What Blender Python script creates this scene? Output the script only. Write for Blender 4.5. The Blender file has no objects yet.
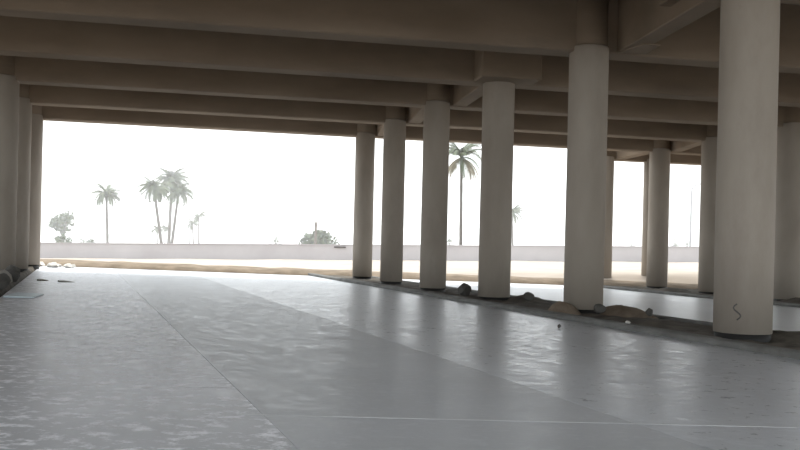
import bpy, bmesh, math, random
from mathutils import Vector, Matrix

random.seed(7)
C = bpy.context.scene.collection
SC = bpy.context.scene

# ------------------------------------------------------------------ camera
cam = bpy.data.objects.new('camera', bpy.data.cameras.new('camera'))
C.objects.link(cam)
cam.data.sensor_width = 36.0
cam.data.lens = 36.0 * 880 / 800
cam.data.shift_y = 19 / 800
cam.data.clip_end = 2000
cam.location = (0, 0, 1.5)
cam.rotation_euler = (math.radians(90), math.radians(-1.375), 0)
SC.camera = cam

# ------------------------------------------------------------------ sky, sun, exposure
world = bpy.data.worlds.new('sky')
SC.world = world
world.use_nodes = True
wb = world.node_tree.nodes['Background']
wb.inputs['Color'].default_value = (0.90, 0.96, 1.0, 1)
wb.inputs['Strength'].default_value = 1.0

sun = bpy.data.objects.new('sun', bpy.data.lights.new('sun', 'SUN'))
C.objects.link(sun)
sun.data.energy = 1.2
sun.data.angle = math.radians(12)
sun.data.color = (1.0, 0.95, 0.86)
# high hazy sun beyond the open end of the deck
sun.rotation_euler = (math.radians(-25), math.radians(4), 0)
SC.cycles.volume_bounces = 3

SC.view_settings.view_transform = 'Standard'
SC.view_settings.look = 'None'
SC.view_settings.gamma = 1
SC.view_settings.use_curve_mapping = False
SC.view_settings.exposure = 1.45

# ------------------------------------------------------------------ site axes
A20 = math.radians(20)
NV = Vector((math.cos(A20), math.sin(A20), 0))     # across the lanes
TV = Vector((-math.sin(A20), math.cos(A20), 0))    # along the lanes
ABM = math.atan2(2.3, 12.65)
BV = Vector((math.cos(ABM), math.sin(ABM), 0))     # along the crossbeams
BP = Vector((-BV.y, BV.x, 0))

def nof(x, y): return x * NV.x + y * NV.y
def sof(x, y): return x * TV.x + y * TV.y
def zf(x, y): return 0.19 - 0.0165 * nof(x, y)       # paved floor, slight cross-fall
def zs(x, y): return 5.94 - 0.0075 * nof(x, y)       # beam soffits
def ns(n, s):
    p = NV * n + TV * s
    return p.x, p.y

# ------------------------------------------------------------------ materials
MATS = {}
def nt_mat(name):
    m = bpy.data.materials.new(name); m.use_nodes = True
    nt = m.node_tree
    return m, nt, nt.nodes['Principled BSDF']

def concrete(name, c1, c2, scale=1.2, rough=0.8, bump=0.25, stain=None, stretch=(1, 1, 1), stain_amt=0.5, spec=0.3):
    m, nt, b = nt_mat(name)
    N, L = nt.nodes, nt.links
    geo = N.new('ShaderNodeNewGeometry')
    mp = N.new('ShaderNodeMapping'); mp.inputs['Scale'].default_value = stretch
    L.new(geo.outputs['Position'], mp.inputs['Vector'])
    n1 = N.new('ShaderNodeTexNoise'); n1.inputs['Scale'].default_value = scale; n1.inputs['Detail'].default_value = 6
    L.new(mp.outputs[0], n1.inputs['Vector'])
    r1 = N.new('ShaderNodeValToRGB')
    r1.color_ramp.elements[0].position = 0.3; r1.color_ramp.elements[0].color = (*c1, 1)
    r1.color_ramp.elements[1].position = 0.7; r1.color_ramp.elements[1].color = (*c2, 1)
    L.new(n1.outputs['Fac'], r1.inputs[0])
    col = r1.outputs[0]
    if stain:
        n2 = N.new('ShaderNodeTexNoise'); n2.inputs['Scale'].default_value = scale * 0.45; n2.inputs['Detail'].default_value = 8
        n2.inputs['Roughness'].default_value = 0.7
        L.new(mp.outputs[0], n2.inputs['Vector'])
        r2 = N.new('ShaderNodeValToRGB')
        r2.color_ramp.elements[0].position = 0.53; r2.color_ramp.elements[0].color = (0, 0, 0, 1)
        r2.color_ramp.elements[1].position = 0.72; r2.color_ramp.elements[1].color = (stain_amt,) * 3 + (1,)
        L.new(n2.outputs['Fac'], r2.inputs[0])
        mx = N.new('ShaderNodeMixRGB'); mx.inputs[2].default_value = (*stain, 1)
        L.new(r2.outputs[0], mx.inputs[0]); L.new(col, mx.inputs[1]); col = mx.outputs[0]
    L.new(col, b.inputs['Base Color'])
    b.inputs['Roughness'].default_value = rough
    b.inputs['Specular IOR Level'].default_value = spec
    n3 = N.new('ShaderNodeTexNoise'); n3.inputs['Scale'].default_value = scale * 9; n3.inputs['Detail'].default_value = 5
    L.new(mp.outputs[0], n3.inputs['Vector'])
    bp = N.new('ShaderNodeBump'); bp.inputs['Strength'].default_value = bump; bp.inputs['Distance'].default_value = 0.02
    L.new(n3.outputs['Fac'], bp.inputs['Height']); L.new(bp.outputs[0], b.inputs['Normal'])
    MATS[name] = m
    return m

def slab_mat(name, base, light, dark, speck, rlo, rhi):
    """power-trowelled, dusty concrete: polished patches, scuffed light flecks"""
    m, nt, b = nt_mat(name)
    N, L = nt.nodes, nt.links
    geo = N.new('ShaderNodeNewGeometry')
    mp = N.new('ShaderNodeMapping'); mp.inputs['Rotation'].default_value = (0, 0, -A20)
    L.new(geo.outputs['Position'], mp.inputs['Vector'])
    big = N.new('ShaderNodeTexNoise'); big.inputs['Scale'].default_value = 0.35; big.inputs['Detail'].default_value = 5
    L.new(mp.outputs[0], big.inputs['Vector'])
    r = N.new('ShaderNodeValToRGB')
    r.color_ramp.elements[0].position = 0.33; r.color_ramp.elements[0].color = (*dark, 1)
    r.color_ramp.elements[1].position = 0.62; r.color_ramp.elements[1].color = (*base, 1)
    L.new(big.outputs['Fac'], r.inputs[0])
    # flecks
    mp2 = N.new('ShaderNodeMapping'); mp2.inputs['Scale'].default_value = (1.3, 1.6, 1)
    L.new(geo.outputs['Position'], mp2.inputs['Vector'])
    fl = N.new('ShaderNodeTexNoise'); fl.inputs['Scale'].default_value = 4.2; fl.inputs['Detail'].default_value = 7; fl.inputs['Roughness'].default_value = 0.72
    L.new(mp2.outputs[0], fl.inputs['Vector'])
    rf = N.new('ShaderNodeValToRGB')
    rf.color_ramp.elements[0].position = 0.50; rf.color_ramp.elements[0].color = (0, 0, 0, 1)
    rf.color_ramp.elements[1].position = 0.62; rf.color_ramp.elements[1].color = (speck,) * 3 + (1,)
    L.new(fl.outputs['Fac'], rf.inputs[0])
    mx = N.new('ShaderNodeMixRGB'); mx.inputs[2].default_value = (*light, 1)
    L.new(rf.outputs[0], mx.inputs[0]); L.new(r.outputs[0], mx.inputs[1])
    L.new(mx.outputs[0], b.inputs['Base Color'])
    rr = N.new('ShaderNodeMapRange'); rr.inputs['From Min'].default_value = 0.28; rr.inputs['From Max'].default_value = 0.72
    rr.inputs['To Min'].default_value = rlo; rr.inputs['To Max'].default_value = rhi
    L.new(fl.outputs['Fac'], rr.inputs['Value']); L.new(rr.outputs[0], b.inputs['Roughness'])
    fb = N.new('ShaderNodeTexNoise'); fb.inputs['Scale'].default_value = 7.0; fb.inputs['Detail'].default_value = 6
    L.new(geo.outputs['Position'], fb.inputs['Vector'])
    bp = N.new('ShaderNodeBump'); bp.inputs['Strength'].default_value = 0.035; bp.inputs['Distance'].default_value = 0.02
    L.new(fb.outputs['Fac'], bp.inputs['Height']); L.new(bp.outputs[0], b.inputs['Normal'])
    b.inputs['Specular IOR Level'].default_value = 0.36
    MATS[name] = m

def plain(name, c, rough=0.8, spec=0.3):
    m, nt, b = nt_mat(name)
    N, L = nt.nodes, nt.links
    tc = N.new('ShaderNodeNewGeometry')
    n1 = N.new('ShaderNodeTexNoise'); n1.inputs['Scale'].default_value = 3; n1.inputs['Detail'].default_value = 4
    L.new(tc.outputs['Position'], n1.inputs['Vector'])
    r = N.new('ShaderNodeValToRGB')
    r.color_ramp.elements[0].color = (*[v * 0.75 for v in c], 1)
    r.color_ramp.elements[1].color = (*[min(1, v * 1.2) for v in c], 1)
    L.new(n1.outputs['Fac'], r.inputs[0]); L.new(r.outputs[0], b.inputs['Base Color'])
    b.inputs['Roughness'].default_value = rough; b.inputs['Specular IOR Level'].default_value = spec
    MATS[name] = m

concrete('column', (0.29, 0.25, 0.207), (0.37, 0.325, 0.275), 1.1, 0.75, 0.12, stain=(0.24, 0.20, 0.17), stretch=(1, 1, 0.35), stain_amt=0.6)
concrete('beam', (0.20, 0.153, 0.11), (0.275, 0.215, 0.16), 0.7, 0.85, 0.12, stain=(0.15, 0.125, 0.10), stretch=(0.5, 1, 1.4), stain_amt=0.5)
concrete('deck', (0.22, 0.19, 0.16), (0.30, 0.26, 0.22), 0.6, 0.9, 0.1)
concrete('kerb', (0.12, 0.118, 0.11), (0.19, 0.186, 0.175), 2.2, 0.8, 0.3, stain=(0.09, 0.082, 0.07), stain_amt=0.6)
concrete('soil', (0.085, 0.077, 0.066), (0.18, 0.16, 0.135), 2.6, 0.95, 0.9, stain=(0.06, 0.052, 0.045), stain_amt=0.7, spec=0.1)
concrete('mound', (0.14, 0.11, 0.082), (0.24, 0.19, 0.145), 3.2, 0.95, 0.9, stain=(0.10, 0.08, 0.06), stain_amt=0.6, spec=0.1)
concrete('sand', (0.34, 0.295, 0.25), (0.41, 0.36, 0.31), 0.5, 0.95, 0.5, stain=(0.31, 0.25, 0.19), stain_amt=0.4, spec=0.1)
concrete('berm', (0.17, 0.135, 0.10), (0.27, 0.215, 0.16), 1.6, 0.95, 0.8, stain=(0.11, 0.085, 0.06), stain_amt=0.6, spec=0.1)
concrete('wall', (0.38, 0.355, 0.355), (0.43, 0.405, 0.405), 0.4, 0.9, 0.2, stain=(0.34, 0.31, 0.31), stain_amt=0.4)
slab_mat('slab_scuffed', (0.47, 0.48, 0.515), (0.90, 0.905, 0.95), (0.36, 0.37, 0.39), 1.0, 0.26, 0.55)
slab_mat('slab_smooth', (0.47, 0.485, 0.51), (0.60, 0.615, 0.64), (0.38, 0.395, 0.415), 0.45, 0.27, 0.55)
slab_mat('slab_glossy', (0.50, 0.52, 0.555), (0.68, 0.70, 0.74), (0.43, 0.45, 0.48), 0.5, 0.20, 0.50)
slab_mat('slab_pale', (0.64, 0.65, 0.665), (0.72, 0.73, 0.745), (0.57, 0.58, 0.595), 0.4, 0.26, 0.5)
plain('joint', (0.2, 0.205, 0.21), 0.9)
plain('chalk', (0.62, 0.63, 0.64), 0.9)
plain('gap_black', (0.018, 0.017, 0.016), 0.6)
plain('smudge', (0.11, 0.10, 0.095), 0.9)
plain('rock', (0.26, 0.24, 0.21), 0.9)
plain('rock_dark', (0.085, 0.08, 0.072), 0.9)
plain('rock_pale', (0.66, 0.63, 0.58), 0.9)
plain('sheet', (0.58, 0.66, 0.70), 0.5)
plain('cup', (0.80, 0.79, 0.76), 0.5)
plain('frond', (0.085, 0.105, 0.060), 0.7)
plain('dry_frond', (0.20, 0.17, 0.11), 0.8)
plain('trunk', (0.11, 0.10, 0.09), 0.9)
plain('leaf', (0.085, 0.11, 0.065), 0.7)
plain('metal', (0.30, 0.31, 0.32), 0.5)
plain('chimney', (0.16, 0.14, 0.125), 0.9)

# ------------------------------------------------------------------ helpers
def mesh_obj(name, bm, mat, parent=None, smooth=False):
    me = bpy.data.meshes.new(name)
    bmesh.ops.recalc_face_normals(bm, faces=bm.faces[:])
    bm.to_mesh(me); bm.free()
    if smooth:
        for p in me.polygons: p.use_smooth = True
    me.materials.append(MATS[mat])
    o = bpy.data.objects.new(name, me); C.objects.link(o)
    o.parent = parent
    return o

def empty(name, loc=(0, 0, 0)):
    o = bpy.data.objects.new(name, None); C.objects.link(o)
    o.location = loc; o.empty_display_size = 0.3
    return o

def tag(o, label, cat, group=None):
    o['label'] = label; o['category'] = cat
    if group: o['group'] = group
    return o

def structure(o, label=None):
    o['kind'] = 'structure'
    if label: o['label'] = label
    return o

def hexa(bm, b4, t4, bevel=0.0):
    vb = [bm.verts.new(p) for p in b4]; vt = [bm.verts.new(p) for p in t4]
    n = len(vb)
    fs = [bm.faces.new(vb[::-1]), bm.faces.new(vt)]
    for i in range(n):
        fs.append(bm.faces.new((vb[i], vb[(i + 1) % n], vt[(i + 1) % n], vt[i])))
    if bevel:
        bmesh.ops.recalc_face_normals(bm, faces=fs)
        ed = set(e for f in fs for e in f.edges)
        bmesh.ops.bevel(bm, geom=list(ed), offset=bevel, segments=1, affect='EDGES')

def prism(bm, pts, zlo, zhi, bevel=0.0):
    """pts: list of (x,y) ; zlo/zhi functions of x,y"""
    hexa(bm, [(x, y, zlo(x, y)) for x, y in pts], [(x, y, zhi(x, y)) for x, y in pts], bevel)

def strip_pts(p0, p1, w):
    """rectangle of width w about segment p0-p1"""
    d = (Vector(p1) - Vector(p0)).normalized(); q = Vector((-d.y, d.x)) * (w / 2)
    a, b = Vector(p0), Vector(p1)
    return [tuple(a - q), tuple(b - q), tuple(b + q), tuple(a + q)]

def lathe(bm, prof, seg=40, cx=0, cy=0):
    rings = []
    for r, z in prof:
        rings.append([bm.verts.new((cx + r * math.cos(2 * math.pi * i / seg), cy + r * math.sin(2 * math.pi * i / seg), z)) for i in range(seg)])
    for a, b in zip(rings, rings[1:]):
        for i in range(seg):
            bm.faces.new((a[i], a[(i + 1) % seg], b[(i + 1) % seg], b[i]))
    bm.faces.new(rings[0][::-1]); bm.faces.new(rings[-1])

def tube(bm, pts, radii, seg=8):
    rings = []
    for k, p in enumerate(pts):
        p = Vector(p)
        d = (Vector(pts[min(k + 1, len(pts) - 1)]) - Vector(pts[max(k - 1, 0)])).normalized()
        a = d.cross(Vector((0, 1, 0)))
        if a.length < 1e-3: a = d.cross(Vector((1, 0, 0)))
        a.normalize(); b = d.cross(a)
        r = radii[k]
        rings.append([bm.verts.new(p + a * r * math.cos(2 * math.pi * i / seg) + b * r * math.sin(2 * math.pi * i / seg)) for i in range(seg)])
    for u, v in zip(rings, rings[1:]):
        for i in range(seg):
            bm.faces.new((u[i], u[(i + 1) % seg], v[(i + 1) % seg], v[i]))
    bm.faces.new(rings[0][::-1]); bm.faces.new(rings[-1])

def hnoise(x, y, s=1.0):
    return (math.sin(x * 1.7 * s + 1.3) * math.cos(y * 2.1 * s - 0.4) + 0.6 * math.sin(x * 4.1 * s + y * 3.3 * s)
            + 0.4 * math.sin(x * 8.7 * s - y * 7.9 * s + 2.0)) / 2.0

# ------------------------------------------------------------------ column positions (metres)
RIGHT = {'E': (-1.52, 36.0), 'D': (-0.29, 31.9), 'C': (1.06, 27.7), 'B': (2.56, 23.7), 'A': (4.13, 19.7), 'Z': (5.75, 14.7)}
LEFT = {'E': (-14.15, 33.5), 'D': (-12.95, 29.6), 'C': (-11.6, 25.5)}
FAR = {'F': (9.7, 42.0), 'G': (12.1, 42.44), 'E': (11.2, 38.25), 'D': (12.05, 34.1), 'C': (13.2, 29.9)}
BW = 0.66       # beam width
BD = 1.45       # beam depth

# ------------------------------------------------------------------ ground, floor
def zg(x, y):
    a = zf(x, y) - 0.35
    b = 0.11 + 0.0175 * x
    b = max(-1.5, min(2.5, b))
    t = max(0, min(1, (y - 38.0) / 5.0)); t = t * t * (3 - 2 * t)
    a = max(-0.8, min(0.9, a))
    return a * (1 - t) + b * t

bm = bmesh.new()
xs = [-260, -160, -100, -70] + [-50 + 2.5 * i for i in range(41)] + [70, 100, 160, 260]
ys = [-60, -30, -10, 0, 10, 20, 30, 36, 38, 39] + [40 + 1 * i for i in range(8)] + [50, 55, 60, 65, 70, 75, 80, 90, 110, 140, 180, 250, 400]
gv = [[bm.verts.new((x, y, zg(x, y) + (0.05 * hnoise(x * .4, y * .4) if y > 46 else 0))) for x in xs] for y in ys]
for j in range(len(ys) - 1):
    for i in range(len(xs) - 1):
        bm.faces.new((gv[j][i], gv[j][i + 1], gv[j + 1][i + 1], gv[j + 1][i]))
structure(mesh_obj('ground', bm, 'sand', smooth=True), 'pale sandy ground beyond the paved floor')

def end_s(n):
    """the paving ends on a line roughly 40 m out"""
    # line y = 38.3 + 0.07 * x in world
    return (38.3 + 0.07 * n * NV.x - n * NV.y) / (TV.y - 0.07 * TV.x)

# first bay: base slab (the joints are cut down to it) and the poured lanes
def lane(bm, n0, n1, s0, s1, top, bot, bevel=0.0):
    a = s1(n0) if callable(s1) else s1
    b = s1(n1) if callable(s1) else s1
    pts = [ns(n0, s0), ns(n1, s0), ns(n1, b), ns(n0, a)]
    prism(bm, pts, lambda x, y: zf(x, y) + bot, lambda x, y: zf(x, y) + top, bevel)

bm = bmesh.new(); lane(bm, -1.5, 9.35, -6, end_s, -0.02, -0.30)
floor = structure(mesh_obj('floor', bm, 'joint'), 'paved concrete floor under the deck')
LN = [-1.5, 1.35, 4.18, 6.9, 9.35]
LM = ['slab_scuffed', 'slab_smooth', 'slab_glossy', 'slab_glossy']
SJ = [[-6, 8, 22.5, None], [-6, 12, 28, None], [-6, 4, 19, None], [-6, 9, 25, None]]
for i in range(4):
    for a, b in zip(SJ[i], SJ[i][1:]):
        bm = bmesh.new()
        g = 0.002
        if b is None: lane(bm, LN[i] + g, LN[i + 1] - g, a + g, lambda n: end_s(n) - g, 0.0, -0.1)
        else: lane(bm, LN[i] + g, LN[i + 1] - g, a + g, b - g, 0.0, -0.1)
        mesh_obj('concrete_slab', bm, LM[i], floor)
# faint pale snapped line across the slabs
bm = bmesh.new()
prism(bm, strip_pts((-1.2, 6.72), (3.6, 7.12), 0.03), lambda x, y: zf(x, y) - 0.001, lambda x, y: zf(x, y) + 0.0015)
o = mesh_obj('chalk_line', bm, 'chalk', floor); o['label'] = 'thin pale line across the floor'

# second bay
bm = bmesh.new(); lane(bm, 12.05, 20.7, 2, end_s, -0.02, -0.30)
floor2 = structure(mesh_obj('floor', bm, 'joint'), 'paler paved floor beyond the median')
for n0, n1 in ((12.05, 14.9), (14.9, 17.8), (17.8, 20.7)):
    for a, b in ((2, 16), (16, 29), (29, None)):
        bm = bmesh.new(); g = 0.002
        lane(bm, n0 + g, n1 - g, a + g, (lambda n: end_s(n) - g) if b is None else b - g, 0.0, -0.1)
        mesh_obj('concrete_slab', bm, 'slab_pale', floor2)

# ------------------------------------------------------------------ medians: kerbs and soil
def kerb(name, n0, n1, s0, s1, h, label):
    bm = bmesh.new()
    k = 24
    prev = None
    rows = []
    for i in range(k + 1):
        s = s0 + (s1 - s0) * i / k
        w = 0.02 * math.sin(i * 2.3)
        sec = [(n0 + w, -0.3), (n0 + w, h - 0.03 + 0.012 * math.sin(i * 1.7)), (n0 + 0.03 + w, h + 0.012 * math.sin(i * 1.7)), (n1, h), (n1, -0.3)]
        row = []
        for n, z in sec:
            x, y = ns(n, s); row.append(bm.verts.new((x, y, zf(x, y) + z)))
        rows.append(row)
    for a, b in zip(rows, rows[1:]):
        for j in range(5):
            bm.faces.new((a[j], a[(j + 1) % 5], b[(j + 1) % 5], b[j]))
    bm.faces.new(rows[0]); bm.faces.new(rows[-1][::-1])
    return structure(mesh_obj(name, bm, 'kerb'), label)

def soil(name, n0, n1, s0, s1, base, mounds, mat, label, rough=0.05):
    bm = bmesh.new()
    ni = max(6, int((n1 - n0) / 0.16)); si = int((s1 - s0) / 0.2)
    rows = []
    for j in range(si + 1):
        s = s0 + (s1 - s0) * j / si; row = []
        for i in range(ni + 1):
            n = n0 + (n1 - n0) * i / ni
            x, y = ns(n, s)
            z = base + rough * hnoise(x, y, 1.1) + 0.4 * rough * hnoise(x, y, 3.7)
            for mx, my, r, h in mounds:
                d = math.hypot(x - mx, y - my) / r
                if d < 1: z += h * (1 - d * d) ** 1.5 * (1 + 0.25 * hnoise(x, y, 3))
            if i in (0, ni): z = -0.2
            row.append(bm.verts.new((x, y, zf(x, y) + z)))
        rows.append(row)
    for a, b in zip(rows, rows[1:]):
        for i in range(ni):
            bm.faces.new((a[i], a[i + 1], b[i + 1], b[i]))
    return structure(mesh_obj(name, bm, mat, smooth=True), label)

kerb('kerb', 9.35, 9.62, 2, 38.0, 0.10, 'low concrete kerb along the first bay')
kerb('kerb', 11.85, 12.05, 2, 37.5, 0.08, 'low concrete kerb along the second bay')
ax, ay = RIGHT['A']; bx, by = RIGHT['B']
soil('median_soil', 9.6, 11.87, 2, 37.8, 0.04,
     [(bx + 0.85, by + 0.05, 0.8, 0.15), (bx - 0.6, by + 0.3, 0.5, 0.12), (6.75, 14.9, 0.9, 0.16), (ax - 0.2, ay + 0.7, 0.5, 0.12), (5.0, 17.3, 0.9, 0.06)],
     'soil', 'dark soil strip between kerbs around the median columns')
kerb('kerb', 20.7, 20.95, 8, 38.5, 0.10, 'low kerb in front of the far column row')
soil('median_soil', 20.9, 25.5, 8, 38.0, 0.05, [(11.2, 35.6, 0.8, 0.15), (13.3, 28.8, 0.9, 0.2)], 'soil', 'soil strip under the far column row')
soil('verge_soil', -6.5, -1.48, 8, 36.8, 0.06, [(-10.9, 23.3, 0.9, 0.15), (-12.2, 27.0, 0.8, 0.1)], 'soil', 'dark soil verge along the column row beside the first bay', 0.07)

# sandy berm across the end of the paving
bm = bmesh.new()
rows = []
for i in range(141):
    x = -40 + 0.6 * i
    y0 = 38.4 + 0.07 * x
    zb = zf(x, y0) if abs(x) < 45 else 0
    zb = max(-0.5, min(0.6, zb))
    row = []
    for dy, h in ((-0.25, -0.25), (-0.1, 0.0), (0.2, 0.13), (0.8, 0.20), (1.8, 0.24), (3.0, 0.16), (5.5, -0.6)):
        hh = h + 0.035 * hnoise(x, dy, 1.5) if dy > 0 else h
        row.append(bm.verts.new((x, y0 + dy + 0.06 * math.sin(i * 1.3), zb + hh)))
    rows.append(row)
for a, b in zip(rows, rows[1:]):
    for j in range(6): bm.faces.new((a[j], a[j + 1], b[j + 1], b[j]))
structure(mesh_obj('earth_berm', bm, 'berm', smooth=True), 'low brown earth berm along the end of the paving')

# ------------------------------------------------------------------ boundary wall
bm = bmesh.new()
def zwb(x, y): return 0.11 + 0.0175 * max(-90, min(90, x)) - 0.4
def zwt(x, y): return 1.44 + 0.0178 * max(-90, min(90, x))
seg = [-90 + 6 * i for i in range(31)]
for a, b in zip(seg, seg[1:]):
    prism(bm, [(a, 75), (b, 75), (b, 75.25), (a, 75.25)], zwb, lambda x, y: zwt(x, y) - 0.08)
    prism(bm, [(a, 74.95), (b, 74.95), (b, 75.3), (a, 75.3)], lambda x, y: zwt(x, y) - 0.08, zwt)
wall = structure(mesh_obj('wall_back', bm, 'wall'), 'long low pale boundary wall beyond the sand')
bm = bmesh.new()
prism(bm, [(-5.6, 74.9), (-4.6, 74.9), (-4.6, 74.96), (-5.6, 74.96)], lambda x, y: 1.05, lambda x, y: 1.16)
o = mesh_obj('dark_mark', bm, 'smudge', wall)

# ------------------------------------------------------------------ deck slab
def shift(p, along, perp=0.0):
    v = Vector((p[0], p[1], 0)) + BV * along + BP * perp
    return (v.x, v.y)
def slab(bm, pts):
    prism(bm, pts, lambda x, y: zs(x, y) + BD, lambda x, y: zs(x, y) + BD + 0.28)
bm = bmesh.new()
e_l = shift(LEFT['E'], -13.5, 0.9); e_r = shift(RIGHT['E'], 28, 0.9)
n_l = (-15.3, -6.0); n_r = (40.0, 3.5)
slab(bm, [n_l, n_r, e_r, e_l])
structure(mesh_obj('ceiling', bm, 'deck'), 'concrete deck slab resting on the crossbeams')
bm = bmesh.new()
f0 = shift(RIGHT['E'], 10.4, 0.95); f1 = shift(FAR['F'], -0.9, 0.9); f2 = shift(FAR['F'], 17, 0.9); f3 = shift(RIGHT['E'], 28, 0.95)
slab(bm, [f0, f3, f2, f1])
structure(mesh_obj('ceiling', bm, 'deck'), 'extra piece of deck slab over the far column row')

# ------------------------------------------------------------------ crossbeams
def crossbeam(p0, p1, label, heads, parent_extra=None):
    """beam between plan points, heads = columns it sits on"""
    mid = ((p0[0] + p1[0]) / 2, (p0[1] + p1[1]) / 2)
    t = tag(empty('crossbeam', (mid[0], mid[1], zs(*mid))), label, 'beam', 'concrete crossbeams under the deck')
    def loc(o):
        o.matrix_parent_inverse = Matrix.Translation(t.location).inverted()
    bm = bmesh.new()
    prism(bm, strip_pts(p0, p1, BW), zs, lambda x, y: zs(x, y) + BD, 0.03)
    loc(mesh_obj('beam_body', bm, 'beam', t))
    for (cx, cy), r in heads:
        bm = bmesh.new()
        z0 = zs(cx, cy)
        lathe(bm, [(r, z0 + 0.01), (r, z0 + BD - 0.02)], 36, cx, cy)
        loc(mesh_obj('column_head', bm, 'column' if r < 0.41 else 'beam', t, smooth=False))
    return t, loc

def on_line(p, q, xx):
    return (xx, p[1] + (q[1] - p[1]) * (xx - p[0]) / (q[0] - p[0]))

BEAMS = {}
names = {'E': 'concrete crossbeam at the open end of the deck, against the sky',
         'D': 'second concrete crossbeam in from the open end of the deck',
         'C': 'third concrete crossbeam in from the open end of the deck',
         'B': 'fourth concrete crossbeam from the open end, with a block corbel on it',
         'A': 'fifth concrete crossbeam from the open end, above the mound of earth',
         'Z': 'sixth concrete crossbeam from the open end, above the scrawled column'}
for k in 'EDCBAZ':
    r = RIGHT[k]
    if k in LEFT: l = LEFT[k]
    else:
        l = shift(r, -12.85)
    start = shift(l, -13.0)
    d = (Vector(r) - Vector(l)).normalized()
    # continue to the far row and past it
    if k in FAR: f = FAR[k]
    else: f = shift(r, 12.6)
    heads = [(r, 0.40 if k != 'B' else 0.38)]
    if k in LEFT: heads.append((l, 0.40))
    # bay 1 and bay 2 are in line: bend is negligible, build as one bent prism
    end = shift(f, 11.0)
    t = tag(empty('crossbeam', (r[0], r[1], zs(*r))), names[k], 'beam', 'concrete crossbeams under the deck')
    pinv = Matrix.Translation(t.location).inverted()
    bm = bmesh.new()
    q = BP * (BW / 2)
    line = [start, r, f, end]
    zoff = {'f': 0}
    lo = [Vector((x, y, zs(x, y))) + BP * 0.18 for x, y in line]     # the beam sits slightly behind the column centres
    secs = []
    ch = 0.035
    for v in lo:
        secs.append([bm.verts.new(v + o_) for o_ in (
            -q + Vector((0, 0, BD)), -q + Vector((0, 0, ch)), -q * (1 - ch * 2 / BW) , q * (1 - ch * 2 / BW), q + Vector((0, 0, ch)), q + Vector((0, 0, BD)))])
    for a, b in zip(secs, secs[1:]):
        for j in range(6): bm.faces.new((a[j], a[(j + 1) % 6], b[(j + 1) % 6], b[j]))
    bm.faces.new(secs[0]); bm.faces.new(secs[-1][::-1])
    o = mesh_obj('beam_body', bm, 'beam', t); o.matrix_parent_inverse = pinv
    if k in 'EDC': heads.append((f, 0.40))
    for (cx, cy), rr in heads:
        bm = bmesh.new(); z0 = zs(cx, cy)
        lathe(bm, [(rr - 0.02, z0 + 0.132), (rr, z0 + 0.16), (rr, z0 + BD - 0.02)], 36, cx, cy)
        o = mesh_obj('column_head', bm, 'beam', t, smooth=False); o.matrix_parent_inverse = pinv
        for p in o.data.polygons: p.use_smooth = len(p.vertices) == 4
    BEAMS[k] = (t, pinv)

# beam of the far row only
f = FAR['F']
t = tag(empty('crossbeam', (f[0], f[1], zs(*f))), 'short concrete crossbeam on paired columns beyond the far row', 'beam', 'concrete crossbeams under the deck')
pinv = Matrix.Translation(t.location).inverted()
bm = bmesh.new()
prism(bm, strip_pts(shift(f, -0.8, 0.18), shift(f, 17, 0.18), BW), zs, lambda x, y: zs(x, y) + BD, 0.03)
o = mesh_obj('beam_body', bm, 'beam', t); o.matrix_parent_inverse = pinv
BEAMS['F'] = (t, pinv)

# block corbel on the front of beam B, bearing haunch on beam A
t, pinv = BEAMS['B']; c = RIGHT['B']
bm = bmesh.new()
pts = [shift(c, -0.74, -0.95), shift(c, 0.88, -0.95), shift(c, 0.88, -BW / 2 + 0.18), shift(c, -0.74, -BW / 2 + 0.18)]
prism(bm, pts, lambda x, y: zs(x, y) + 0.0, lambda x, y: zs(x, y) + BD, 0.03)
o = mesh_obj('corbel', bm, 'beam', t); o.matrix_parent_inverse = pinv
o['label'] = 'square concrete corbel standing out from the beam face'
t, pinv = BEAMS['A']; c = RIGHT['A']
bm = bmesh.new()
pts = [shift(c, 0.75, -1.15), shift(c, 1.12, -1.2), shift(c, 1.2, -BW / 2), shift(c, 0.58, -BW / 2)]
prism(bm, pts, lambda x, y: zs(x, y) - 0.0, lambda x, y: zs(x, y) + 0.03, 0.0)
o = mesh_obj('bearing_haunch', bm, 'beam', t); o.matrix_parent_inverse = pinv

# ------------------------------------------------------------------ tie beams along the rows
def tie(p, q, label, w=0.46, drop=0.03, o0=-0.15, o1=0.72):
    """p = near column, q = far column; slightly skewed between the crossbeams"""
    a0 = Vector(shift(p, o0, 0.18)); b0 = Vector(shift(q, o1, 0.18))
    d = (b0 - a0).normalized()
    gap = BW / 2 / abs(d.dot(Vector((BP.x, BP.y))))
    a = a0 + d * gap; b = b0 - d * gap
    bm = bmesh.new()
    prism(bm, strip_pts(tuple(a), tuple(b), w), lambda x, y: zs(x, y) + drop, lambda x, y: zs(x, y) + BD, 0.02)
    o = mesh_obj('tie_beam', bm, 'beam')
    return tag(o, label, 'beam', 'tie beams between the crossbeams')
tie(RIGHT['D'], RIGHT['E'], 'concrete tie beam over the median joining the first two crossbeams from the open end')
tie(RIGHT['C'], RIGHT['D'], 'concrete tie beam over the median joining the second and third crossbeams from the open end')
tie(RIGHT['B'], RIGHT['C'], 'concrete tie beam over the median running back from the block corbel')
tz = tie(RIGHT['Z'], RIGHT['A'], 'concrete tie beam over the median between the earth mound and the scrawled column', o0=-0.19, o1=0.85)
bm = bmesh.new()
c_ = Vector(shift(RIGHT['Z'], -0.19)).lerp(Vector(shift(RIGHT['A'], 0.85)), 0.36)
dd = (Vector(shift(RIGHT['A'], 0.85)) - Vector(shift(RIGHT['Z'], -0.19))).normalized()
cc = c_ + Vector((-dd.y, dd.x)) * 0.36
prism(bm, strip_pts(tuple(cc - dd * 0.35), tuple(cc + dd * 0.35), 0.26), lambda x, y: zs(x, y) + 0.30, lambda x, y: zs(x, y) + 0.62, 0.02)
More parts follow.
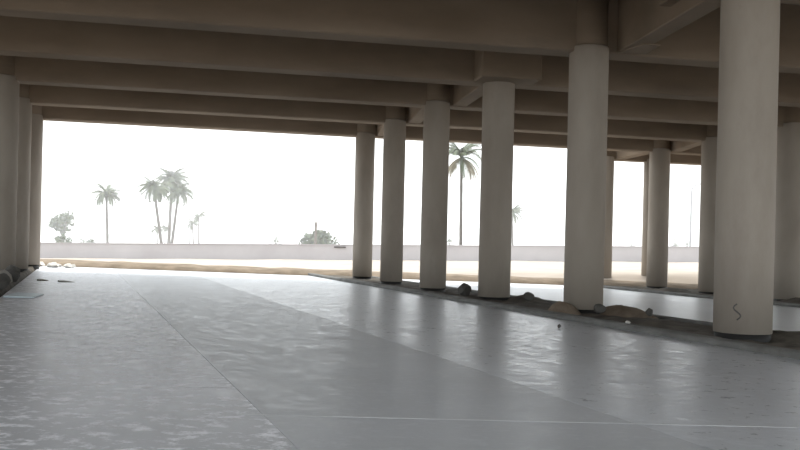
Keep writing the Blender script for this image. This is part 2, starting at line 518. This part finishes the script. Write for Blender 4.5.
mesh_obj('bearing_block', bm, 'beam', tz)
tie(FAR['E'], FAR['F'], 'concrete tie beam over the far row reaching the short crossbeam')
tie(FAR['D'], FAR['E'], 'concrete tie beam over the far row behind the first crossbeam from the open end')
tie(FAR['C'], FAR['D'], 'concrete tie beam over the far row between the second and third crossbeams')

# ------------------------------------------------------------------ columns
def column(p, r, label, group, band=0.13, base=0.0, smudges=()):
    x, y = p
    z0 = zf(x, y) - 0.12 + base
    t = tag(empty('concrete_column', (x, y, z0)), label, 'column', group)
    H = zs(x, y) - z0 + 0.13
    bm = bmesh.new()
    lathe(bm, [(r, 0.12 + band), (r + 0.004, 2.0), (r, 3.6), (r, H - 0.03), (r - 0.02, H - 0.003)], 48)
    o = mesh_obj('shaft', bm, 'column', t)
    for f_ in o.data.polygons: f_.use_smooth = len(f_.vertices) == 4
    bm = bmesh.new()
    lathe(bm, [(r - 0.02, 0.0), (r - 0.02, 0.12 + band)], 40)  # black colour stands in for the dark gap around the column foot
    o = mesh_obj('base_band', bm, 'gap_black', t); o['label'] = 'black band painted in for the dark gap at the foot'
    for f_ in o.data.polygons: f_.use_smooth = len(f_.vertices) == 4
    for (ang, z, w, h) in smudges:
        bm = bmesh.new()
        k = 9; pts = []
        for i in range(k):
            tt = i / (k - 1)
            a = math.radians(ang + w * math.sin(tt * 2 * math.pi))
            pts.append((math.cos(a) * (r + 0.004), math.sin(a) * (r + 0.004), z + h * tt))
        tube(bm, pts, [0.012] * k, 6)
        o = mesh_obj('scrawl', bm, 'smudge', t); o['label'] = 'dark scrawl mark on the shaft'
    return t

GM = 'columns of the median row'
column(RIGHT['E'], 0.40, 'round concrete column at the open end of the median row', GM)
column(RIGHT['D'], 0.405, 'second round concrete column from the open end of the median row', GM)
column(RIGHT['C'], 0.415, 'third round concrete column from the open end of the median row', GM)
column(RIGHT['B'], 0.43, 'round concrete column under the block corbel', GM)
column(RIGHT['A'], 0.435, 'round concrete column with brown earth mounded at its foot', GM, band=0.14)
column(RIGHT['Z'], 0.465, 'thick round concrete column with a dark scrawl near its foot', GM, band=0.15,
       smudges=[(238, 0.50, 7, 0.26)])
GL = 'columns beside the verge'
column(LEFT['E'], 0.43, 'round concrete column of the verge row at the open end of the deck', GL, band=0.16)
column(LEFT['D'], 0.43, 'round concrete column of the verge row, second from the open end', GL, band=0.14)
column(LEFT['C'], 0.43, 'round concrete column of the verge row beside the rubble and pale sheet', GL, band=0.12)
GF = 'columns of the far row'
column(FAR['F'], 0.42, 'far round concrete column under the tip of the short crossbeam', GF)
column(FAR['G'], 0.42, 'far round concrete column half hidden behind another one', GF)
column(FAR['E'], 0.44, 'far row concrete column under the open-end crossbeam', GF)
column(FAR['D'], 0.44, 'far row concrete column, second from the open end', GF)
column(FAR['C'], 0.44, 'far row concrete column, third from the open end', GF)

# ------------------------------------------------------------------ small things on the ground
def heap(x0, y0, rx, ry, h, ang, label):
    t = []
    bm = bmesh.new(); rings = []
    ca, sa = math.cos(ang), math.sin(ang)
    for k in range(9):
        u = 1 - k / 8
        ring = []
        for i in range(28):
            a = 2 * math.pi * i / 28
            w = u * (1 + 0.10 * math.sin(3 * a + 1) + 0.06 * math.sin(7 * a))
            lx, ly = rx * w * math.cos(a), ry * w * math.sin(a)
            x = x0 + lx * ca - ly * sa; y = y0 + lx * sa + ly * ca
            z = zf(x, y) + 0.02 + h * math.sin((1 - u) * 1.5708) * (1 + 0.12 * hnoise(x, y, 4))
            if k == 0: z -= 0.05
            ring.append(bm.verts.new((x, y, z)))
        rings.append(ring)
    for a, b in zip(rings[:-1], rings[1:]):
        for i in range(28):
            bm.faces.new((a[i], a[(i + 1) % 28], b[(i + 1) % 28], b[i]))
    bmesh.ops.remove_doubles(bm, verts=bm.verts[:], dist=0.002)
    o = mesh_obj('earth_mound', bm, 'mound', smooth=True)
    tag(o, label, 'earth')
heap(4.95, 19.5, 0.95, 0.5, 0.24, math.radians(-60), 'long mound of brown earth against a median column')
heap(3.58, 19.15, 0.40, 0.34, 0.30, 0, 'small peaked heap of brown earth on the kerb side of a column')
def rock_mesh(name, r, mat, seed, flat=0.6):
    rnd = random.Random(seed)
    bm = bmesh.new()
    bmesh.ops.create_icosphere(bm, subdivisions=2, radius=r)
    cuts = [(Vector((rnd.uniform(-1, 1), rnd.uniform(-1, 1), rnd.uniform(-1, 1))).normalized(), rnd.uniform(0.45, 0.85) * r) for _ in range(7)]
    for v in bm.verts:
        for n_, d_ in cuts:
            e = v.co.dot(n_) - d_
            if e > 0: v.co -= n_ * e
        v.co.z *= flat
        v.co *= 1 + rnd.uniform(-0.03, 0.03)
    zmin = min(v.co.z for v in bm.verts)
    for v in bm.verts: v.co.z -= zmin
    me = bpy.data.meshes.new(name); bm.to_mesh(me); bm.free(); me.materials.append(MATS[mat])
    return me
RM = [rock_mesh('rock', 0.16, 'rock', 1), rock_mesh('rock', 0.16, 'rock_dark', 2, 0.75), rock_mesh('rock', 0.16, 'rock_pale', 3, 0.55), rock_mesh('rock', 0.16, 'rock', 4, 0.8)]
def rock(x, y, dz, sc, kind, label, group, name='rubble_chunk'):
    o = bpy.data.objects.new(name, RM[kind]); C.objects.link(o)
    o.location = (x, y, zf(x, y) + dz); o.rotation_euler = (0, 0, random.uniform(0, 6.28)); o.scale = (sc, sc, sc)
    tag(o, label, 'rubble', group)
rv = random.Random(5)
for i in range(16):
    n = rv.uniform(-2.7, -1.6); s = 19.5 + i * 0.85 + rv.uniform(-.3, .3)
    x, y = ns(n, s)
    if s < 24.5 and s > 23.4 or any(math.hypot(x - c[0], y - c[1]) < 0.7 for c in LEFT.values()): continue
    rock(x, y, 0.03, rv.uniform(0.8, 1.9), rv.choice((0, 1, 1, 3)), 'rough grey lump of rubble on the soil verge', 'rubble along the verge')
for (x, y, sc) in ((-9.8, 21.8, 1.6), (-10.2, 22.6, 1.5), (-9.4, 20.9, 1.5), (-10.65, 23.7, 1.3), (-9.1, 20.1, 1.0)):
    rock(x, y, 0.02, sc, 3 if sc > 1.55 else 1, 'big broken lump of rubble at the verge edge by the pale sheet', 'big rubble by the pale sheet')
placed = []
for i in range(60):
    x = -15.4 + rv.uniform(0, 1.9); y = 36.3 + rv.uniform(-0.6, 0.5); sc = rv.uniform(0.8, 1.9)
    if len(placed) >= 13 or any(math.hypot(x - a, y - b) < 0.17 * (sc + c) for a, b, c in placed): continue
    placed.append((x, y, sc))
    rock(x, y, -0.02, sc, 2, 'white lump of rubble heaped on sunlit paving by the berm', 'white rubble by the berm')
for (x, y, sc, lab) in ((1.75, 23.75, 1.6, 'largest dark lump of rubble, beside the column under the corbel'),
                        (3.35, 22.75, 1.0, 'dark lump of rubble on bare soil between two median columns'),
                        (4.3, 18.85, 0.9, 'rounded dark lump at the foot of the earth-mounded column'),
                        (5.25, 18.45, 0.8, 'small dark lump at the end of the long earth mound')):
    rock(x, y, 0.10, sc, 1, lab, 'rubble on the median')
rock(2.9, 15.8, 0.0, 0.34, 1, 'small dark stone on the floor beside the kerb', None, 'stone')
# debris flakes on the floor
for (x, y, w, lab) in ((-10.2, 25.1, 0.16, 'dark scrap lying on the floor near the pale sheet'), (-9.45, 24.9, 0.26, 'longer dark scrap lying flat on open floor')):
    bm = bmesh.new()
    pts = [(x + w * math.cos(a) * (0.8 + 0.3 * math.sin(3 * a)), y + 0.22 * math.sin(a) * (1 + 0.3 * math.cos(2 * a))) for a in [i * math.pi / 6 for i in range(12)]]
    prism(bm, pts, lambda a, b: zf(a, b), lambda a, b: zf(a, b) + 0.025 + 0.02 * math.sin(a * 9))
    tag(mesh_obj('debris_scrap', bm, 'rock', None), lab, 'debris')
# pale sheet
bm = bmesh.new()
pts = [(-8.05, 17.9), (-7.5, 18.05), (-7.75, 19.2), (-8.3, 19.1)]
prism(bm, pts, lambda a, b: zf(a, b) + 0.004, lambda a, b: zf(a, b) + 0.03 + 0.03 * max(0, math.sin(a * 5 + b)), 0.004)
tag(mesh_obj('board_sheet', bm, 'sheet'), 'pale blue flat sheet lying on the floor beside the verge', 'sheet')
# white scrap on the kerb
x, y = ns(9.5, 13.75)
rock(x, y, 0.10, 0.36, 2, 'tiny white lump lying on top of the kerb', None, 'white_scrap')

# ------------------------------------------------------------------ vegetation beyond the wall
def frond_mesh(name, L, droop, mat, seed, leaf=0.55):
    rnd = random.Random(seed)
    bm = bmesh.new()
    k = 14; pts = []
    ang = math.radians(50)
    p = Vector((0, 0, 0))
    for i in range(k + 1):
        pts.append(p.copy())
        ang -= math.radians(droop) / k
        p = p + Vector((math.cos(ang), 0, math.sin(ang))) * (L / k)
    tube(bm, pts, [0.05 * (1 - 0.8 * i / k) for i in range(k + 1)], 4)
    for i in range(2, k + 1):
        for sub in (0, 0.5):
            if i + sub > k: continue
            q = pts[i].lerp(pts[min(i + 1, k)], sub)
            d = (pts[min(i + 1, k)] - pts[i - 1]).normalized()
            tt = (i + sub) / k
            ln = leaf * (0.45 + 0.9 * math.sin(math.pi * min(1, tt * 0.9 + 0.08))) * rnd.uniform(0.8, 1.1)
            for sd in (-1, 1):
                tip = q + Vector((d.x * 0.55, sd * 0.75, d.z * 0.55 - 0.35)).normalized() * ln
                w = d * 0.05
                a, b_, c_ = bm.verts.new(q - w), bm.verts.new(q + w), bm.verts.new(tip)
                bm.faces.new((a, b_, c_))
    me = bpy.data.meshes.new(name); bm.to_mesh(me); bm.free(); me.materials.append(MATS[mat])
    return me

FR = {}
def palm(base, top, crownR, label, nfr=26, group=None, seed=1, dry=0, lean_curve=0.0, up=1.0, thick=0.85):
    rnd = random.Random(seed)
    t = tag(empty('palm_tree', base), label, 'palm', group)
    top = Vector(top) - Vector(base)
    bm = bmesh.new()
    pts = []; rad = []
    k = 10
    r0 = (0.02 * top.length + 0.04) * thick
    for i in range(k + 1):
        u = i / k
        pts.append((top.x * u + lean_curve * math.sin(math.pi * u), top.y * u, top.z * u))
        rad.append(r0 * (1.25 - 0.35 * u) * (1.06 if i % 2 else 0.96))
    rad[-1] *= 1.3
    tube(bm, pts, rad, 10)
    mesh_obj('trunk', bm, 'trunk', t, smooth=True)
    for i in range(nfr + dry):
        isdry = i >= nfr
        v = i % 3
        key = (round(crownR, 2), v, isdry)
        if key not in FR:
            FR[key] = frond_mesh('frond', crownR * (1.15 if not isdry else 1.0), (75, 105, 130)[v] if not isdry else 60, 'dry_frond' if isdry else 'frond', 10 * v + 3, leaf=crownR * 0.26)
        o = bpy.data.objects.new('dry_frond' if isdry else 'frond', FR[key]); C.objects.link(o); o.parent = t
        o.location = top
        if isdry:
            o.rotation_euler = (0, math.radians(rnd.uniform(48, 84)), rnd.uniform(0, 6.28))
        else:
            o.rotation_euler = (rnd.uniform(-.2, .2), math.radians(rnd.uniform(-38, 42) * up), i * 2.39996 + rnd.uniform(-.2, .2))
    return t

def px(x, y, d):
    """site survey helper: bearing offsets in 1/880 rad -> metres at range d"""
    dx, dy = x - 400, y - 244
    u = dx + 0.024 * dy; v = dy - 0.024 * dx
    return (u / 880 * d, d, 1.5 - v / 880 * d)

def gbase(x, y): return (x, y, zg(x, y))
def palm_at(x0, xt, yt, d, R, label, **kw):
    b = px(x0, 244, d); tp = px(xt, yt, d)
    return palm((b[0], d, zg(b[0], d)), tp, R, label, **kw)

palm_at(108, 106.5, 195, 118, 2.0, 'solitary date palm with a full rounded crown behind the wall', seed=1, nfr=38)
palm_at(163, 154, 189, 112, 2.1, 'date palm leaning out from the foot of a clump of three', seed=2, nfr=38)
palm_at(168.5, 172, 180, 124, 2.6, 'tallest upright date palm of the clump of three', seed=3, nfr=46)
palm_at(171, 178.5, 193, 118, 2.2, 'shorter date palm of the clump with a curved trunk', seed=4, nfr=38)
palm_at(158, 157, 229, 140, 1.1, 'small distant palm under the clump of three', seed=5, nfr=18)
palm_at(165, 165, 229, 143, 1.0, 'smaller distant palm showing between the clump trunks', seed=8, nfr=16)
palm_at(194, 192.5, 224, 140, 1.15, 'slim distant palm next to a thin pole', seed=6, nfr=18)
palm_at(199, 199, 217, 137, 1.25, 'taller slim distant palm beside the other slim one', seed=7, nfr=18)
palm_at(461, 461.5, 158, 88, 2.5, 'tall palm with hanging dry fronds behind the median columns', seed=9, nfr=24, dry=9, thick=0.6)
palm_at(513, 512, 214, 120, 1.9, 'palm half hidden by the column under the corbel', seed=10, nfr=30)

def bush(x0, ytop, wpx, d, label, trunk=False, n=420, seed=1, cat='bush', ybot=246):
    rnd = random.Random(seed)
    b = px(x0, 244, d); top = px(x0, ytop, d)
    gz = zg(b[0], d)
    t = tag(empty('leafy_tree' if trunk else 'shrub', (b[0], d, gz)), label, cat)
    H = top[2] - gz; R = wpx / 880 * d / 2
    bm = bmesh.new()
    lobes = []
    lo = 0.42 * H if trunk else 0.12 * H
    for i in range(11):
        a = rnd.uniform(0, 6.28); rr = R * rnd.uniform(0.1, 0.68)
        f_ = rnd.uniform(0, 1)
        zc = lo + (H - lo) * (0.15 + 0.62 * f_)
        lobes.append((Vector((rr * math.cos(a) * (1.1 - 0.5 * f_), rr * math.sin(a), zc)), R * rnd.uniform(0.28, 0.42)))
    for i in range(n):
        c, lr = rnd.choice(lobes)
        v = Vector((rnd.gauss(0, 1), rnd.gauss(0, 1), rnd.gauss(0, 1))).normalized() * lr * rnd.uniform(0.55, 1.05)
        p = c + v
        if p.z > H: p.z = H - rnd.uniform(0, .1) * H
        s = R * rnd.uniform(0.07, 0.13)
        u = Vector((rnd.gauss(0, 1), rnd.gauss(0, 1), rnd.gauss(0, 1))).normalized(); w = u.orthogonal().normalized()
        q = [p + u * s, p + w * s * .6, p - u * s, p - w * s * .6]
        bm.faces.new([bm.verts.new(z) for z in q])
    o = mesh_obj('foliage', bm, 'leaf', t); o['kind'] = 'stuff'
    bm = bmesh.new()
    tube(bm, [(0, 0, 0), (0.05 * R, 0, H * 0.35), (0, 0, H * 0.65)], [0.07 * R + 0.05, 0.05 * R + .04, 0.03 * R], 8)
    for c, lr in lobes[:6]:
        tube(bm, [(0, 0, H * 0.3), tuple(c * 0.6 + Vector((0, 0, H * .2))), tuple(c)], [0.04 * R, 0.03 * R, 0.015 * R], 5)
    mesh_obj('stem', bm, 'trunk', t)

bush(63, 209, 36, 126, 'airy leafy tree standing alone beyond the wall', trunk=True, n=520, seed=23, cat='tree')
bush(62, 230, 24, 114, 'dense dark bush at the foot of the airy tree', n=420, seed=12)
bush(319, 231, 46, 112, 'wide low bush around a thin chimney post', n=1100, seed=13)
bush(275, 236, 18, 135, 'small low bush standing alone over the wall top', n=200, seed=14)
bush(88, 239, 26, 135, 'faint low hedge beside the airy tree', n=260, seed=18)
bush(449, 233, 14, 120, 'little bush near the palm with hanging fronds', n=200, seed=15)
bush(675, 234, 16, 125, 'small spreading bush beside the street lamp', n=200, seed=16)
bush(687, 236, 12, 130, 'little round bush just at the foot of the street lamp', n=160, seed=17)
bush(632, 237, 13, 130, 'small bush seen between two far columns', n=160, seed=19)

# chimney post in the bush
b = px(316, 222, 98); g = zg(b[0], 98)
bm = bmesh.new(); lathe(bm, [(0.20, 0), (0.13, b[2] - g - 0.5), (0.16, b[2] - g - 0.45), (0.12, b[2] - g)], 14)
o = mesh_obj('chimney_post', bm, 'chimney'); o.location = (b[0], 98, g)
tag(o, 'thin dark post rising out of the wide bush', 'post')
# thin pole by the distant palms
b = px(190.5, 204, 130); g = zg(b[0], 130)
bm = bmesh.new(); lathe(bm, [(0.14, 0), (0.12, 0.6), (0.08, b[2] - g - 0.1), (0.1, b[2] - g)], 10)
o = mesh_obj('utility_pole', bm, 'metal'); o.location = (b[0], 130, g)
tag(o, 'thin grey pole beside the slim distant palms', 'pole')
# street lamp
b = px(691.5, 192, 100); g = zg(b[0], 100); H = b[2] - g
t = tag(empty('street_lamp', (b[0], 100, g)), 'grey street lamp with curved arm beyond the wall', 'street lamp')
bm = bmesh.new(); lathe(bm, [(0.2, 0), (0.18, 0.5), (0.13, 0.6), (0.10, H)], 12); mesh_obj('pole', bm, 'metal', t)
bm = bmesh.new(); tube(bm, [(0, 0, H - 0.05), (0.05, 0, H + 0.35), (0.3, 0, H + 0.7), (0.75, 0, H + 0.9)], [0.10, 0.09, 0.08, 0.07], 8); mesh_obj('arm', bm, 'metal', t)
bm = bmesh.new(); hexa(bm, [(0.7, -0.12, H + 0.84), (1.3, -0.09, H + 0.92), (1.3, 0.09, H + 0.92), (0.7, 0.12, H + 0.84)], [(0.7, -0.1, H + 0.98), (1.3, -0.07, H + 1.02), (1.3, 0.07, H + 1.02), (0.7, 0.1, H + 0.98)], 0.02)
mesh_obj('lamp_head', bm, 'metal', t)

# ------------------------------------------------------------------ haze beyond the wall
m = bpy.data.materials.new('haze'); m.use_nodes = True
nt = m.node_tree; nt.nodes.remove(nt.nodes['Principled BSDF'])
vs = nt.nodes.new('ShaderNodeVolumeScatter')
vs.inputs['Color'].default_value = (0.97, 0.985, 1.0, 1); vs.inputs['Density'].default_value = 0.005
vs.inputs['Anisotropy'].default_value = 0.0
nt.links.new(vs.outputs[0], nt.nodes['Material Output'].inputs['Volume'])
MATS['haze'] = m
bm = bmesh.new(); hexa(bm, [(-240, 77, -4), (240, 77, -4), (240, 240, -4), (-240, 240, -4)], [(-240, 77, 32), (240, 77, 32), (240, 240, 32), (-240, 240, 32)])
o = mesh_obj('haze', bm, 'haze'); o['kind'] = 'stuff'
o['label'] = 'pale dusty haze in the air beyond the wall'; o['category'] = 'haze'
